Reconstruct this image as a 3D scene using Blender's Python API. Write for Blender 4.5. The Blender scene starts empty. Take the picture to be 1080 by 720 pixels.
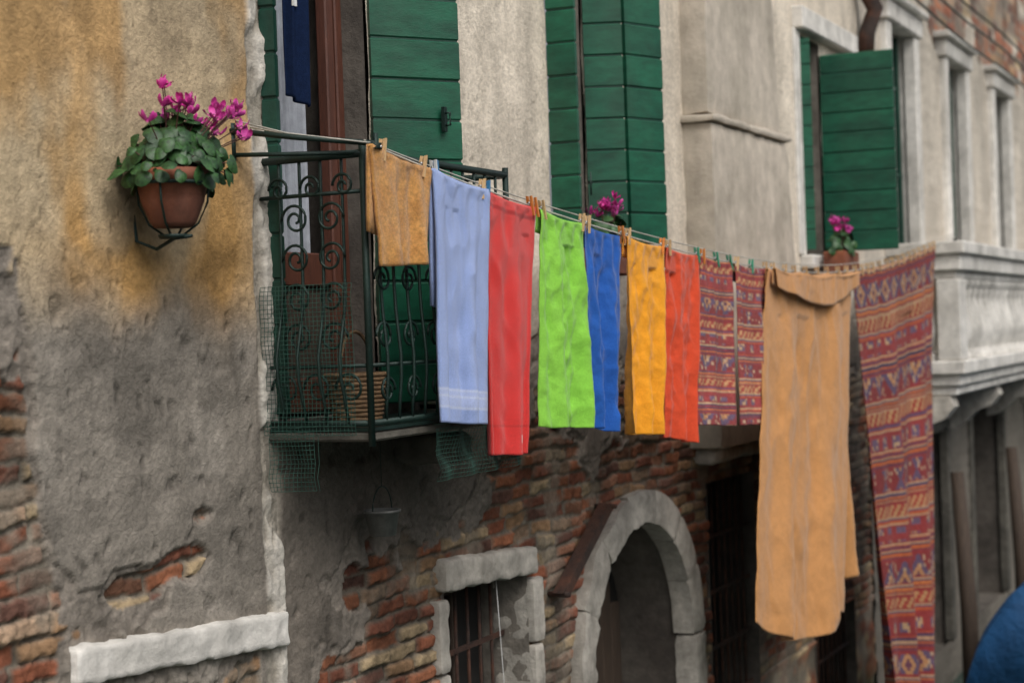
import bpy, math, random
import numpy as np
from mathutils import Vector, Matrix, noise as mnoise
random.seed(7)
scene=bpy.context.scene
# ------------------------------------------------------------------ noise helpers
def hsh(a,b,seed=0.):
    v=np.sin(a*127.1+b*311.7+seed*74.7)*43758.5453
    return v-np.floor(v)
def vnoise(x,y,seed=0.):
    xi=np.floor(x);yi=np.floor(y);fx=x-xi;fy=y-yi
    fx=fx*fx*(3-2*fx);fy=fy*fy*(3-2*fy)
    a=hsh(xi,yi,seed);b=hsh(xi+1,yi,seed);c=hsh(xi,yi+1,seed);d=hsh(xi+1,yi+1,seed)
    return (a*(1-fx)+b*fx)*(1-fy)+(c*(1-fx)+d*fx)*fy
def fbm(x,y,o=4,seed=0.):
    s=0;a=.5;t=0
    for i in range(o):
        s=s+a*vnoise(x,y,seed+i*3.1);t+=a;a*=.5;x,y=x*1.62-y*1.21+1.7,x*1.21+y*1.62+5.1
    return s/t
def pn(x,y,z,seed=0): return .5*mnoise.fractal(Vector((x+seed*3.7,y+seed*1.3,z)),.8,2.1,4)
def sst(a,b,x):
    t=np.clip((x-a)/(b-a),0,1);return t*t*(3-2*t)
def mixc(A,B,t):
    return A*(1-t[...,None])+np.asarray(B)*t[...,None]
# ------------------------------------------------------------------ materials
def mat(name,col,rough=.8,nscale=20,namp=.25,bump=.3,bscale=60,metal=0,col2=None,sheen=0,spec=.5,bdist=.01,attr=False,stretch=(1,1,1),dirt=0):
    m=bpy.data.materials.new(name);m.use_nodes=True;nt=m.node_tree;N=nt.nodes;L=nt.links
    b=N["Principled BSDF"]
    tc=N.new("ShaderNodeTexCoord");mp=N.new("ShaderNodeMapping");mp.inputs["Scale"].default_value=stretch
    L.new(tc.outputs["Object"],mp.inputs[0])
    n1=N.new("ShaderNodeTexNoise");n1.inputs["Scale"].default_value=nscale;n1.inputs["Detail"].default_value=4;n1.inputs["Roughness"].default_value=.65
    L.new(mp.outputs[0],n1.inputs["Vector"])
    if attr:
        a=N.new("ShaderNodeAttribute");a.attribute_name="Col";src=a.outputs["Color"]
    else:
        mx=N.new("ShaderNodeMix");mx.data_type='RGBA'
        mx.inputs[6].default_value=(*col,1);mx.inputs[7].default_value=(*(col2 or [c*.8 for c in col]),1)
        n3=N.new("ShaderNodeTexNoise");n3.inputs["Scale"].default_value=max(nscale*.2,.6);n3.inputs["Detail"].default_value=5
        L.new(mp.outputs[0],n3.inputs["Vector"])
        cr=N.new("ShaderNodeMapRange");cr.inputs[1].default_value=.4;cr.inputs[2].default_value=.62
        L.new(n3.outputs[0],cr.inputs[0]);L.new(cr.outputs[0],mx.inputs[0]);src=mx.outputs[2]
    if dirt:
        n4=N.new("ShaderNodeTexNoise");n4.inputs["Scale"].default_value=3.2;n4.inputs["Detail"].default_value=5;n4.inputs["Roughness"].default_value=.7
        m4=N.new("ShaderNodeMapping");m4.inputs["Scale"].default_value=(1,1,.35);L.new(tc.outputs["Object"],m4.inputs[0]);L.new(m4.outputs[0],n4.inputs["Vector"])
        r4=N.new("ShaderNodeMapRange");r4.inputs[1].default_value=.42;r4.inputs[2].default_value=.66;r4.inputs[3].default_value=0;r4.inputs[4].default_value=dirt
        L.new(n4.outputs[0],r4.inputs[0]);mx4=N.new("ShaderNodeMix");mx4.data_type='RGBA';mx4.inputs[7].default_value=(.075,.065,.05,1)
        L.new(r4.outputs[0],mx4.inputs[0]);L.new(src,mx4.inputs[6]);src=mx4.outputs[2]
    mr=N.new("ShaderNodeMapRange");mr.inputs[1].default_value=.3;mr.inputs[2].default_value=.7
    mr.inputs[3].default_value=1-namp;mr.inputs[4].default_value=1+namp
    L.new(n1.outputs[0],mr.inputs[0])
    vm=N.new("ShaderNodeVectorMath");vm.operation='SCALE'
    L.new(src,vm.inputs[0]);L.new(mr.outputs[0],vm.inputs["Scale"])
    L.new(vm.outputs[0],b.inputs["Base Color"])
    b.inputs["Roughness"].default_value=rough;b.inputs["Metallic"].default_value=metal
    b.inputs["Specular IOR Level"].default_value=spec
    if sheen: b.inputs["Sheen Weight"].default_value=sheen;b.inputs["Sheen Roughness"].default_value=.5
    if bump:
        n2=N.new("ShaderNodeTexNoise");n2.inputs["Scale"].default_value=bscale;n2.inputs["Detail"].default_value=4;n2.inputs["Roughness"].default_value=.7
        L.new(mp.outputs[0],n2.inputs["Vector"])
        bp=N.new("ShaderNodeBump");bp.inputs["Strength"].default_value=bump;bp.inputs["Distance"].default_value=bdist
        L.new(n2.outputs[0],bp.inputs["Height"]);L.new(bp.outputs[0],b.inputs["Normal"])
    return m
M={}
M['wall']=mat("weathered_plaster_brick",(1,1,1),.92,45,.22,.6,70,attr=True,spec=.2,bdist=.012)
M['stone']=mat("istrian_stone",(.54,.50,.44),.85,14,.25,.6,40,col2=(.36,.335,.295),spec=.3,dirt=.45)
M['stone_d']=mat("dark_stone",(.13,.12,.10),.85,14,.3,.6,40,col2=(.07,.065,.055),spec=.3)  # darker stone tone for balcony slab, console and ground-floor surrounds
M['stone_w']=mat("pale_stone",(.72,.69,.64),.8,10,.2,.5,40,col2=(.56,.535,.49),spec=.3,dirt=.28)
M['chim']=mat("chimney_plaster",(.55,.485,.405),.92,9,.16,.5,50,col2=(.44,.39,.32),spec=.2,dirt=.3)
M['green']=mat("green_shutter_paint",(.009,.098,.052),.42,9,.28,.15,50,col2=(.006,.066,.037),spec=.4,stretch=(1,1,3),dirt=.12)
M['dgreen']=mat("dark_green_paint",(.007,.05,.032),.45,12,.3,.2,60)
M['iron']=mat("wrought_iron",(.010,.028,.022),.5,30,.3,.3,120,metal=.3)
M['rust']=mat("rusty_iron",(.07,.028,.016),.85,30,.4,.5,90,col2=(.03,.018,.014))
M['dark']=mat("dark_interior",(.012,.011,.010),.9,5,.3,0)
M['reveal']=mat("reveal_plaster",(.22,.195,.165),.9,12,.3,.5,40,col2=(.13,.115,.095),dirt=.4)
M['reveal_d']=mat("dark_reveal_plaster",(.11,.095,.08),.9,12,.3,.5,40,col2=(.06,.05,.042))  # darker plaster tone for the inside of deep openings
M['wood']=mat("red_brown_wood",(.10,.034,.02),.5,20,.3,.3,60,stretch=(6,6,.7))
M['dwood']=mat("old_door_wood",(.055,.036,.024),.8,14,.35,.4,60,stretch=(5,5,.6))
M['curtain']=mat("net_curtain",(.34,.36,.40),.9,20,.15,.2,80)
M['terra']=mat("terracotta",(.26,.08,.037),.8,14,.3,.2,60,col2=(.16,.05,.027),dirt=.25)
M['leaf']=mat("cyclamen_leaf",(.035,.10,.025),.5,90,.6,.2,60,col2=(.014,.05,.014))
M['stem']=mat("cyclamen_stem",(.14,.06,.05),.6,20,.2,0)
M['petal']=mat("magenta_petal",(.50,.012,.22),.55,40,.3,.1,60,col2=(.62,.08,.38))
M['rope']=mat("clothesline_rope",(.45,.43,.38),.8,60,.2,0)
M['pegw']=mat("wooden_peg",(.58,.38,.19),.6,60,.2,0)
M['pego']=mat("orange_peg",(.70,.24,.05),.4,60,.05,0)
M['pegg']=mat("green_peg",(.05,.33,.20),.4,60,.05,0)
M['pegb']=mat("blue_peg",(.04,.2,.4),.4,60,.05,0)
M['pegwh']=mat("white_peg",(.7,.7,.68),.4,60,.05,0)
M['steel']=mat("spring_steel",(.4,.4,.4),.35,60,.1,0,metal=.9)
M['wicker']=mat("wicker",(.20,.12,.06),.8,50,.4,.4,120)
M['net']=mat("green_wire_net",(.03,.10,.075),.6,30,.3,0)
M['roof']=mat("roof_tiles",(.32,.14,.08),.9,6,.3,.6,20)
M['tarp']=mat("blue_tarpaulin",(.02,.11,.28),.55,5,.2,.5,6,bdist=.05)
M['hull']=mat("boat_hull",(.03,.035,.04),.4,6,.2,.1,20)
M['greypot']=mat("grey_metal_pot",(.16,.16,.15),.6,20,.3,.3,60)
def cotton(n,c,b=.45): return mat(n,c,.85,120,.08,b,34,col2=[x*.9 for x in c],sheen=.2,spec=.15,bdist=.010)
M['t_ochre']=mat("ochre_terry",(.58,.29,.085),.95,90,.3,.9,260,col2=(.47,.22,.06),sheen=.3,spec=.15,bdist=.006)
M['t_blue']=mat("blue_terry",(1,1,1),.95,260,.16,.9,330,attr=True,sheen=.35,spec=.15,bdist=.006)
M['t_red']=mat("red_terry",(1,1,1),.95,260,.20,.9,330,attr=True,sheen=.25,spec=.15,bdist=.006)
M['c_green']=cotton("lime_cotton",(.25,.58,.065));M['c_royal']=cotton("royal_blue_cotton",(.018,.10,.40))
M['c_yel']=cotton("amber_cotton",(.80,.33,.02));M['c_or']=cotton("vermilion_cotton",(.62,.07,.025))
M['c_sheet']=cotton("orange_sheet",(.54,.26,.095),.3)
M['c_navy']=mat("navy_terry",(.008,.018,.055),.95,200,.2,.6,260,spec=.1)
M['pat']=mat("woven_pattern",(1,1,1),.95,160,.22,.5,220,attr=True,sheen=.05,spec=.1)
w=bpy.data.materials.new("canal_water");w.use_nodes=True;nt=w.node_tree;b=nt.nodes["Principled BSDF"]
b.inputs["Base Color"].default_value=(.02,.05,.04,1);b.inputs["Roughness"].default_value=.08
n=nt.nodes.new("ShaderNodeTexNoise");n.inputs["Scale"].default_value=1.6;n.inputs["Detail"].default_value=4
tc=nt.nodes.new("ShaderNodeTexCoord");nt.links.new(tc.outputs["Object"],n.inputs["Vector"])
bp=nt.nodes.new("ShaderNodeBump");bp.inputs["Strength"].default_value=.5;bp.inputs["Distance"].default_value=.15
nt.links.new(n.outputs[0],bp.inputs["Height"]);nt.links.new(bp.outputs[0],b.inputs["Normal"]);M['water']=w
# ------------------------------------------------------------------ mesh builder
class MB:
    def __init__(s): s.v=[];s.f=[];s.m=[];s.mats=[];s.sm=[]
    def mi(s,k):
        if k not in s.mats: s.mats.append(k)
        return s.mats.index(k)
    def add(s,vs,fs,k,smooth=False):
        o=len(s.v);s.v+= [tuple(x) for x in vs];i=s.mi(k)
        for f in fs: s.f.append(tuple(a+o for a in f));s.m.append(i);s.sm.append(smooth)
    def hexa(s,P,k):
        s.add(P,[(0,3,2,1),(4,5,6,7),(0,1,5,4),(1,2,6,5),(2,3,7,6),(3,0,4,7)],k)
    def box(s,x0,x1,y0,y1,z0,z1,k):
        s.hexa([(x0,y0,z0),(x1,y0,z0),(x1,y1,z0),(x0,y1,z0),(x0,y0,z1),(x1,y0,z1),(x1,y1,z1),(x0,y1,z1)],k)
    def bbox(s,x0,x1,y0,y1,z0,z1,k,b=.006):
        X=[x0,x0+b,x1-b,x1];Y=[y0,y0+b,y1-b,y1];Z=[z0,z0+b,z1-b,z1]
        vs=[];ix={}
        def g(i,j,l):
            if (i,j,l) not in ix: ix[(i,j,l)]=len(vs);vs.append((X[i],Y[j],Z[l]))
            return ix[(i,j,l)]
        fs=[]
        fs+=[(g(1,1,0),g(1,2,0),g(2,2,0),g(2,1,0)),(g(1,1,3),g(2,1,3),g(2,2,3),g(1,2,3))]
        fs+=[(g(1,0,1),g(2,0,1),g(2,0,2),g(1,0,2)),(g(1,3,1),g(1,3,2),g(2,3,2),g(2,3,1))]
        fs+=[(g(0,1,1),g(0,1,2),g(0,2,2),g(0,2,1)),(g(3,1,1),g(3,2,1),g(3,2,2),g(3,1,2))]
        for (a,c) in ((0,1),(3,2)):
            for (d,e) in ((0,1),(3,2)):
                fs+=[(g(1,a,e),g(2,a,e),g(2,c,d),g(1,c,d))]
                fs+=[(g(a,1,e),g(a,2,e),g(c,2,d),g(c,1,d))]
                fs+=[(g(a,e,1),g(a,e,2),g(c,d,2),g(c,d,1))]
        for a,c in ((0,1),(3,2)):
            for d,e in ((0,1),(3,2)):
                for p,q in ((0,1),(3,2)):
                    fs.append((g(a,e,q),g(c,d,q),g(c,e,p)))
        s.add(vs,fs,k)
    def tube(s,pts,r,k,n=6,closed=False,caps=True):
        pts=[Vector(p) for p in pts];N=len(pts);vs=[];fs=[]
        rr=r if isinstance(r,(list,tuple)) else [r]*N
        for i,p in enumerate(pts):
            a=pts[(i-1)%N] if (closed or i>0) else p; c=pts[(i+1)%N] if (closed or i<N-1) else p
            t=(c-a); t=t.normalized() if t.length>1e-9 else Vector((0,0,1))
            ref=Vector((0,0,1)) if abs(t.z)<.95 else Vector((1,0,0))
            u=t.cross(ref).normalized();w_=t.cross(u)
            for j in range(n):
                an=2*math.pi*j/n;vs.append(p+(u*math.cos(an)+w_*math.sin(an))*rr[i])
        for i in range(N if closed else N-1):
            for j in range(n):
                i2=(i+1)%N;fs.append((i*n+j,i*n+(j+1)%n,i2*n+(j+1)%n,i2*n+j))
        if caps and not closed: fs+=[tuple(range(n))[::-1],tuple((N-1)*n+j for j in range(n))]
        s.add(vs,fs,k,True)
    def lathe(s,c,prof,k,n=16):
        vs=[];fs=[]
        for r,z in prof:
            for j in range(n):
                a=2*math.pi*j/n;vs.append((c[0]+r*math.cos(a),c[1]+r*math.sin(a),c[2]+z))
        for i in range(len(prof)-1):
            for j in range(n): fs.append((i*n+j,i*n+(j+1)%n,(i+1)*n+(j+1)%n,(i+1)*n+j))
        s.add(vs,fs,k,True)
    def done(s,name,parent=None):
        me=bpy.data.meshes.new(name)
        V=np.array(s.v,dtype=float);c=(V.min(0)+V.max(0))/2
        me.from_pydata([tuple(x) for x in (V-c)],[],s.f)
        for k in s.mats: me.materials.append(M[k])
        me.polygons.foreach_set("material_index",s.m);me.polygons.foreach_set("use_smooth",s.sm)
        me.update();ob=bpy.data.objects.new(name,me);ob.location=c;scene.collection.objects.link(ob)
        if parent: setp(ob,parent)
        return ob
def setp(ob,e):
    ob.parent=e;ob.matrix_parent_inverse=Matrix.Translation(-e.location)
def empty(name,loc):
    e=bpy.data.objects.new(name,None);e.location=loc;e.empty_display_size=.2;scene.collection.objects.link(e);return e
def gridmesh(name,P,col=None,mt=None,keep=None,parent=None,flip=False,solid=0,smooth=True):
    nu,nv=P.shape[:2]
    idx=np.arange(nu*nv).reshape(nu,nv)
    q=np.stack([idx[:-1,:-1],idx[1:,:-1],idx[1:,1:],idx[:-1,1:]],-1)
    if flip: q=q[...,::-1]
    if keep is not None: q=q[keep]
    q=q.reshape(-1,4)
    V=P.reshape(-1,3);c=(V.min(0)+V.max(0))/2;V=V-c
    me=bpy.data.meshes.new(name);me.vertices.add(len(V));me.vertices.foreach_set("co",V.ravel())
    me.loops.add(q.size);me.loops.foreach_set("vertex_index",q.ravel().astype(np.int32))
    me.polygons.add(len(q));me.polygons.foreach_set("loop_start",np.arange(0,q.size,4,dtype=np.int32))
    try: me.polygons.foreach_set("loop_total",np.full(len(q),4,dtype=np.int32))
    except Exception: pass
    me.polygons.foreach_set("use_smooth",np.full(len(q),smooth))
    me.update(calc_edges=True);me.validate()
    if col is not None:
        a=me.color_attributes.new("Col",'FLOAT_COLOR','POINT')
        C4=np.ones((len(V),4));C4[:,:3]=np.clip(col.reshape(-1,3),0,1);a.data.foreach_set("color",C4.ravel())
    me.materials.append(M[mt])
    ob=bpy.data.objects.new(name,me);ob.location=c;scene.collection.objects.link(ob)
    if solid:
        md=ob.modifiers.new("thickness",'SOLIDIFY');md.thickness=solid;md.offset=0
    if parent: setp(ob,parent)
    return ob
# ------------------------------------------------------------------ house wall with real relief
houseA=empty("venetian_house",(5,0,0));houseB=empty("venetian_house.001",(18,0,0))
rects=[(4.81,5.51,3.30,6.3),(7.18,7.62,4.0,6.3),(11.47,12.04,4.08,5.70),(6.0,6.8,1.2,2.50),(9.3,10.2,.9,2.63),(11.5,12.6,.7,1.4)]
AC=(8.17,1.79,.80)
def zb(S):
    return np.interp(S,[-6,3.1,3.54,3.66,4.3,4.75,4.92,5.12,5.3,6.2,6.9,7.6,8.6,9.1,11,13.2],
                       [3.4,3.75,3.58,2.72,2.74,2.50,2.20,2.45,2.80,2.76,2.94,3.04,3.1,3.0,2.8,3.3])
PAL=np.array([[.28,.10,.055],[.32,.125,.065],[.21,.08,.05],[.33,.20,.11],[.40,.30,.18],[.29,.14,.085],[.15,.075,.055],[.35,.24,.16]])
def brick(S,Z):
    wx=(fbm(S*7,Z*7,3,11)-.5)*.045;wz=(fbm(S*3,Z*3,3,12)-.5)*.055+(fbm(S*11,Z*11,3,14)-.5)*.016
    zr=(Z+wz)/.067;row=np.floor(zr);fz=zr-row
    ln=.20+.05*hsh(row,row*0,6)
    bx=(S+wx)/ln+np.mod(row,2)*.5+hsh(row,row*0+1,3)*.5;bi=np.floor(bx);fx=bx-bi
    e=np.minimum(np.minimum(fx,1-fx)*ln,np.minimum(fz,1-fz)*.067)
    n=fbm(S*38,Z*38,3,4);n2=fbm(S*13,Z*13,3,7)
    bm=sst(.003,.013,e+(n-.5)*.012+(n2-.5)*.012)
    h1=hsh(bi,row,1);h2=hsh(bi,row,2);h3=hsh(bi,row,5)
    ht=bm*(.018+.020*(h2-.5))-.016*(h3<.16)*bm+(n-.5)*.012+(n2-.5)*.010
    C=PAL[(h1*7.99).astype(int)]*(.65+.6*h2)[...,None]
    C=C*(.6+.8*fbm(S*25,Z*25,3,9))[...,None]
    mort=np.stack([.22+0*S,.19+0*S,.15+0*S],-1)*(.5+.8*fbm(S*12,Z*12,3,8))[...,None]
    lime=sst(.52,.66,fbm(S*4.2,Z*4.2,5,21))*.7
    C=mixc(mort,C,bm);C=mixc(C,mort*1.15,lime);ht=ht*(1-.55*lime)+.008*lime
    soot=sst(.5,.68,fbm(S*2.3,Z*2.3,4,23));C=C*(1-.45*soot)[...,None]
    return ht,C
def fieldsA(S,Z):
    hb,Cb=brick(S,Z)
    n1=fbm(S*2.1,Z*2.4,5,31)
    f=(Z-zb(S))+(n1-.5)*1.55+(fbm(S*8,Z*8,4,33)-.5)*.36
    for (a,c,ra,rc,am) in [(4.36,3.02,.07,.035,.9),(4.25,2.88,.13,.05,.9),(4.02,2.83,.10,.045,1.0),(8.85,5.35,.16,.35,2.2),(6.85,5.27,.16,.05,1.6),(3.75,3.25,.05,.06,.6)]:
        f=f-am*np.exp(-((S-a)/ra)**2-((Z-c)/rc)**2)
    f=f+.9*np.exp(-((S-4.0)/.35)**2-((Z-3.05)/.25)**2)+.5*np.exp(-((S-4.5)/.2)**2-((Z-2.9)/.3)**2)
    f=np.where((S>4.98)|(S<4.66),f,f+.5)
    f=np.where(Z>3.9,f+.4,f)
    under=sst(-.014,.018,f)
    fin=sst(-.012,.014,f-.12-.55*(fbm(S*3.5,Z*3.5,4,41)-.35))
    rough=fbm(S*30,Z*30,4,51)
    h=hb*(1-under)+under*(.022+(rough-.5)*.020)
    h=h+fin*(.012+(fbm(S*3,Z*3,3,52)-.5)*.018-(rough-.5)*.016)
    left=1-sst(4.6,4.9,S)
    up=sst(3.62,4.02,Z+(fbm(S*2.2,Z*2.2,4,61)-.5)*.6)
    upR=sst(3.45,4.05,Z+(fbm(S*2.2,Z*2.2,4,62)-.5)*.5)
    warm=np.array([.50,.39,.25]);grey=np.array([.265,.235,.198]);pale=np.array([.63,.555,.455]);dk=np.array([.20,.172,.143])
    A=mixc(grey+0*Cb,warm,up);B=mixc(dk+0*Cb,pale,upR);C=A*left[...,None]+B*(1-left)[...,None]
    och=left*sst(.42,.58,fbm(S*2.6,Z*1.5,4,71))*sst(3.55,3.9,Z)
    och2=left*np.exp(-((S-4.0)/.30)**2-((Z-3.86)/.12)**2)+left*np.exp(-((S-4.5)/.07)**2-((Z-3.92)/.22)**2)
    och=np.clip(och*.7+och2*.95*(.3+fbm(S*6,Z*6,3,72)),0,.88)
    C=mixc(C,(.46,.255,.08),och)
    pat=sst(.50,.66,fbm(S*3.2,Z*3.2,5,73));C=mixc(C,C*.70,pat*.85*(1-.6*(1-left)*upR))
    pw=sst(.56,.68,fbm(S*5+9,Z*4,5,74));C=mixc(C,C*1.22+.02,pw*.65)
    blot=sst(.54,.60,fbm(S*6.5,Z*6.5,5,78));C=mixc(C,C*.82,blot*left*.9)
    streak=fbm(S*11,Z*.9,4,75);C=C*(.82+.36*streak)[...,None]
    grime=sst(.5,.72,fbm(S*5,Z*.6,4,79))*sst(3.6,5.2,Z);C=mixc(C,C*.66,grime*.75)
    damp=np.exp(-((S-5.8)/1.0)**2-((Z-2.98)/.36)**2);C=mixc(C,(.075,.066,.057),np.clip(damp*1.2,0,.85)*(.5+.8*fbm(S*5,Z*5,3,76)).clip(0,1))
    und=np.array([.23,.20,.168])*(.6+.8*fbm(S*14,Z*14,3,77))[...,None]
    und=mixc(und,(.08,.07,.06),np.clip(damp,0,.8))
    C=mixc(und,C,fin);C=mixc(Cb*mixc(np.ones_like(Cb),(.45,.42,.40),np.clip(damp,0,.8)),C,under)
    for sd in (81,85):
        cr=np.abs(fbm(S*1.6+sd,Z*1.6,5,sd)-.5);ck=(1-sst(.001,.005,cr))*under*(vnoise(S*1.1,Z*1.1,sd)>.6)
        h=h-ck*.004;C=mixc(C,C*.6,ck*.7)
    lowz=1-.85*sst(3.7,4.1,Z)
    pit=sst(.68,.76,fbm(S*19,Z*15,4,90))*under*lowz;h=h-pit*.007;C=mixc(C,C*.72,pit)
    lump=fbm(S*7,Z*7,4,92);h=h+under*(lump-.5)*.026*lowz
    ed=.018*(fbm(S*0+3,Z*9,4,95)-.5)*2
    st=sst(4.695,4.71,S+ed)*(1-sst(4.80,4.812,S))*(Z>2.3)
    wear=sst(.40,.6,fbm(S*14,Z*5,4,96))
    h=h*(1-st)+st*(.045-.022*wear+(rough-.5)*.014)
    stc=mixc(np.array([.52,.485,.43])*(.7+.6*rough)[...,None],(.27,.24,.195),wear*.85)
    C=mixc(C,stc,st)
    alg=1-sst(.5,1.0,Z+(fbm(S*3,Z*3,3,99)-.5)*.4);C=mixc(C,(.03,.045,.022),alg*.85)
    return h,C
def axis(parts,extra):
    a=[]
    for x0,x1,d in parts: a.append(np.arange(x0,x1,d))
    a=np.concatenate(a+[np.array([parts[-1][1]])])
    for e in extra:
        i=np.argmin(abs(a-e));a[i]=e
    return np.unique(a)
xs=axis([(-6,3.1,.12),(3.1,4.95,.0072),(4.95,9.1,.0105),(9.1,13.2,.026)],[r[i] for r in rects for i in(0,1)])
zs=axis([(-.6,1.25,.06),(1.25,5.75,.0085),(5.75,9,.08)],[r[i] for r in rects for i in(2,3)])
S,Z=np.meshgrid(xs,zs,indexing='ij')
h,C=fieldsA(S,Z)
P=np.stack([S,-h+.02,Z],-1)
cx=(S[:-1,:-1]+S[1:,1:])/2;cz=(Z[:-1,:-1]+Z[1:,1:])/2
keep=np.ones(cx.shape,bool)
for a,b_,c,d in rects: keep&=~((cx>a)&(cx<b_)&(cz>c)&(cz<d))
keep&=~(((cx-AC[0])**2+(cz-AC[1])**2<AC[2]**2)|((abs(cx-AC[0])<AC[2])&(cz<AC[1])&(cz>.35)))
gridmesh("wall",P,C,'wall',keep,houseA)
mb=MB();mb.box(-6,13.2,.45,7,-.6,9,'reveal');mb.done("wall_core",houseA)
mb=MB();mb.box(-6.3,13.4,-.45,7.4,9.0,9.18,'roof');mb.done("roof",houseA)
def opening(mb,x0,x1,z0,z1,d,k='reveal',back='dark',y0=.0):
    vs=[(x0,y0,z0),(x1,y0,z0),(x1,y0,z1),(x0,y0,z1),(x0,d,z0),(x1,d,z0),(x1,d,z1),(x0,d,z1)]
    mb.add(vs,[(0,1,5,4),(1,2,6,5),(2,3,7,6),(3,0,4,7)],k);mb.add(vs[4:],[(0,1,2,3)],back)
mb=MB()
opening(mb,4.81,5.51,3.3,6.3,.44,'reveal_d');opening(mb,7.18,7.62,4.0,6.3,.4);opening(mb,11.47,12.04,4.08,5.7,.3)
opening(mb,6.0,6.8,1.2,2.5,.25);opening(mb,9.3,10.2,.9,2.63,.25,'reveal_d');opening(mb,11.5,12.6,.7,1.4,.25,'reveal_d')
mb.done("window_reveals",houseA)
# french window joinery
mb=MB()
mb.bbox(5.46,5.51,.10,.17,3.3,6.3,'wood');mb.bbox(4.81,4.85,.10,.17,3.3,6.3,'wood')
mb.bbox(5.345,5.40,.07,.12,3.32,6.3,'wood');mb.bbox(4.86,4.90,.11,.16,3.32,6.3,'wood')
mb.bbox(4.90,5.345,.08,.12,3.80,3.93,'wood');mb.bbox(4.90,5.345,.08,.12,3.32,3.45,'wood');mb.box(4.90,5.345,.10,.13,3.45,3.8,'dwood')
n=60;vs=[];fs=[]
for i in range(n+1):
    x=4.90+.40*i/n;y=.17+.016*math.sin(i*1.25)+.01*math.sin(i*.5)
    vs+=[(x,y,3.85),(x,y,6.3)]
for i in range(n): fs.append((2*i,2*i+2,2*i+3,2*i+1))
mb.add(vs,fs,'curtain',True);mb.done("french_window",houseA)
mb=MB();vs=[];fs=[]
for i in range(31):
    x=7.2+.4*i/30;y=.16+.02*math.sin(i*1.3);vs+=[(x,y,4.0),(x,y,6.3)]
for i in range(30): fs.append((2*i,2*i+2,2*i+3,2*i+1))
mb.add(vs,fs,'curtain',True);mb.bbox(7.18,7.62,-.10,.1,3.93,4.0,'stone',.01)
mb.bbox(11.36,12.9,-.10,.1,5.72,5.88,'stone_w',.01);mb.bbox(11.36,12.15,-.12,.1,3.98,4.08,'stone_w',.01)
mb.bbox(11.33,11.47,-.04,.03,4.08,5.72,'stone_w',.01)
mb.done("window_stonework",houseA)
# shutters
def leaf(mb,a,b_,z0,z1,ph=.163,t=.032,k='green'):
    a=Vector((a[0],a[1],0));b_=Vector((b_[0],b_[1],0));d=(b_-a);L=d.length;d.normalize();nrm=Vector((d.y,-d.x,0))
    def bx(u0,u1,w0,w1,za,zb_,c=.005,k=k):
        P=[]
        for zz,cc in ((za,c),(za+c,0),(zb_-c,0),(zb_,c)):
            for (u,w) in ((u0+cc*.4,w0+cc),(u1-cc*.4,w0+cc),(u1-cc*.4,w1-cc),(u0+cc*.4,w1-cc)):
                P.append(a+d*u+nrm*w+Vector((0,0,zz)))
        fs=[(3,2,1,0),(12,13,14,15)]
        for r in range(3):
            for j in range(4): fs.append((r*4+j,r*4+(j+1)%4,r*4+4+(j+1)%4,r*4+4+j))
        mb.add(P,fs,k)
    z=z0
    bx(.004,L-.004,-t*.3,t*.3,z0+.01,z1-.01,.001,'dgreen')
    while z<z1-.02:
        ze=min(z+ph-.007+random.uniform(-.001,.001),z1);j=random.uniform(-.0022,.0022);bx(0,L,-t/2+j,t/2+j,z,ze,.006);z+=ph
mb=MB()
leaf(mb,(5.515,-.02),(5.83,-.25),3.33,6.3)
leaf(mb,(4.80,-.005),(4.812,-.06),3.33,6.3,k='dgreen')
leaf(mb,(7.19,-.02),(7.205,-.165),4.03,6.3);leaf(mb,(7.625,-.02),(7.71,-.20),4.03,6.3);leaf(mb,(7.715,-.205),(7.965,-.305),4.03,6.3)
leaf(mb,(12.045,-.02),(12.10,-.56),4.12,5.62,.15);leaf(mb,(11.475,-.02),(11.50,-.10),4.12,5.66,.15)
for (x,y,zz) in [(5.74,-.205,4.47),]:
    mb.box(x-.012,x+.012,y-.03,y-.016,zz-.05,zz+.05,'iron');mb.tube([(x,y-.03,zz-.025),(x,y-.05,zz-.025),(x,y-.05,zz+.025),(x,y-.03,zz+.025)],.005,'iron')
for (x,y) in [(5.515,-.035),(7.625,-.035),(12.045,-.04),(7.19,-.03)]:
    for zz in (4.35,5.4): mb.tube([(x,y,zz-.06),(x,y,zz+.06)],.012,'iron')
mb.done("shutters",houseA)
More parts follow.
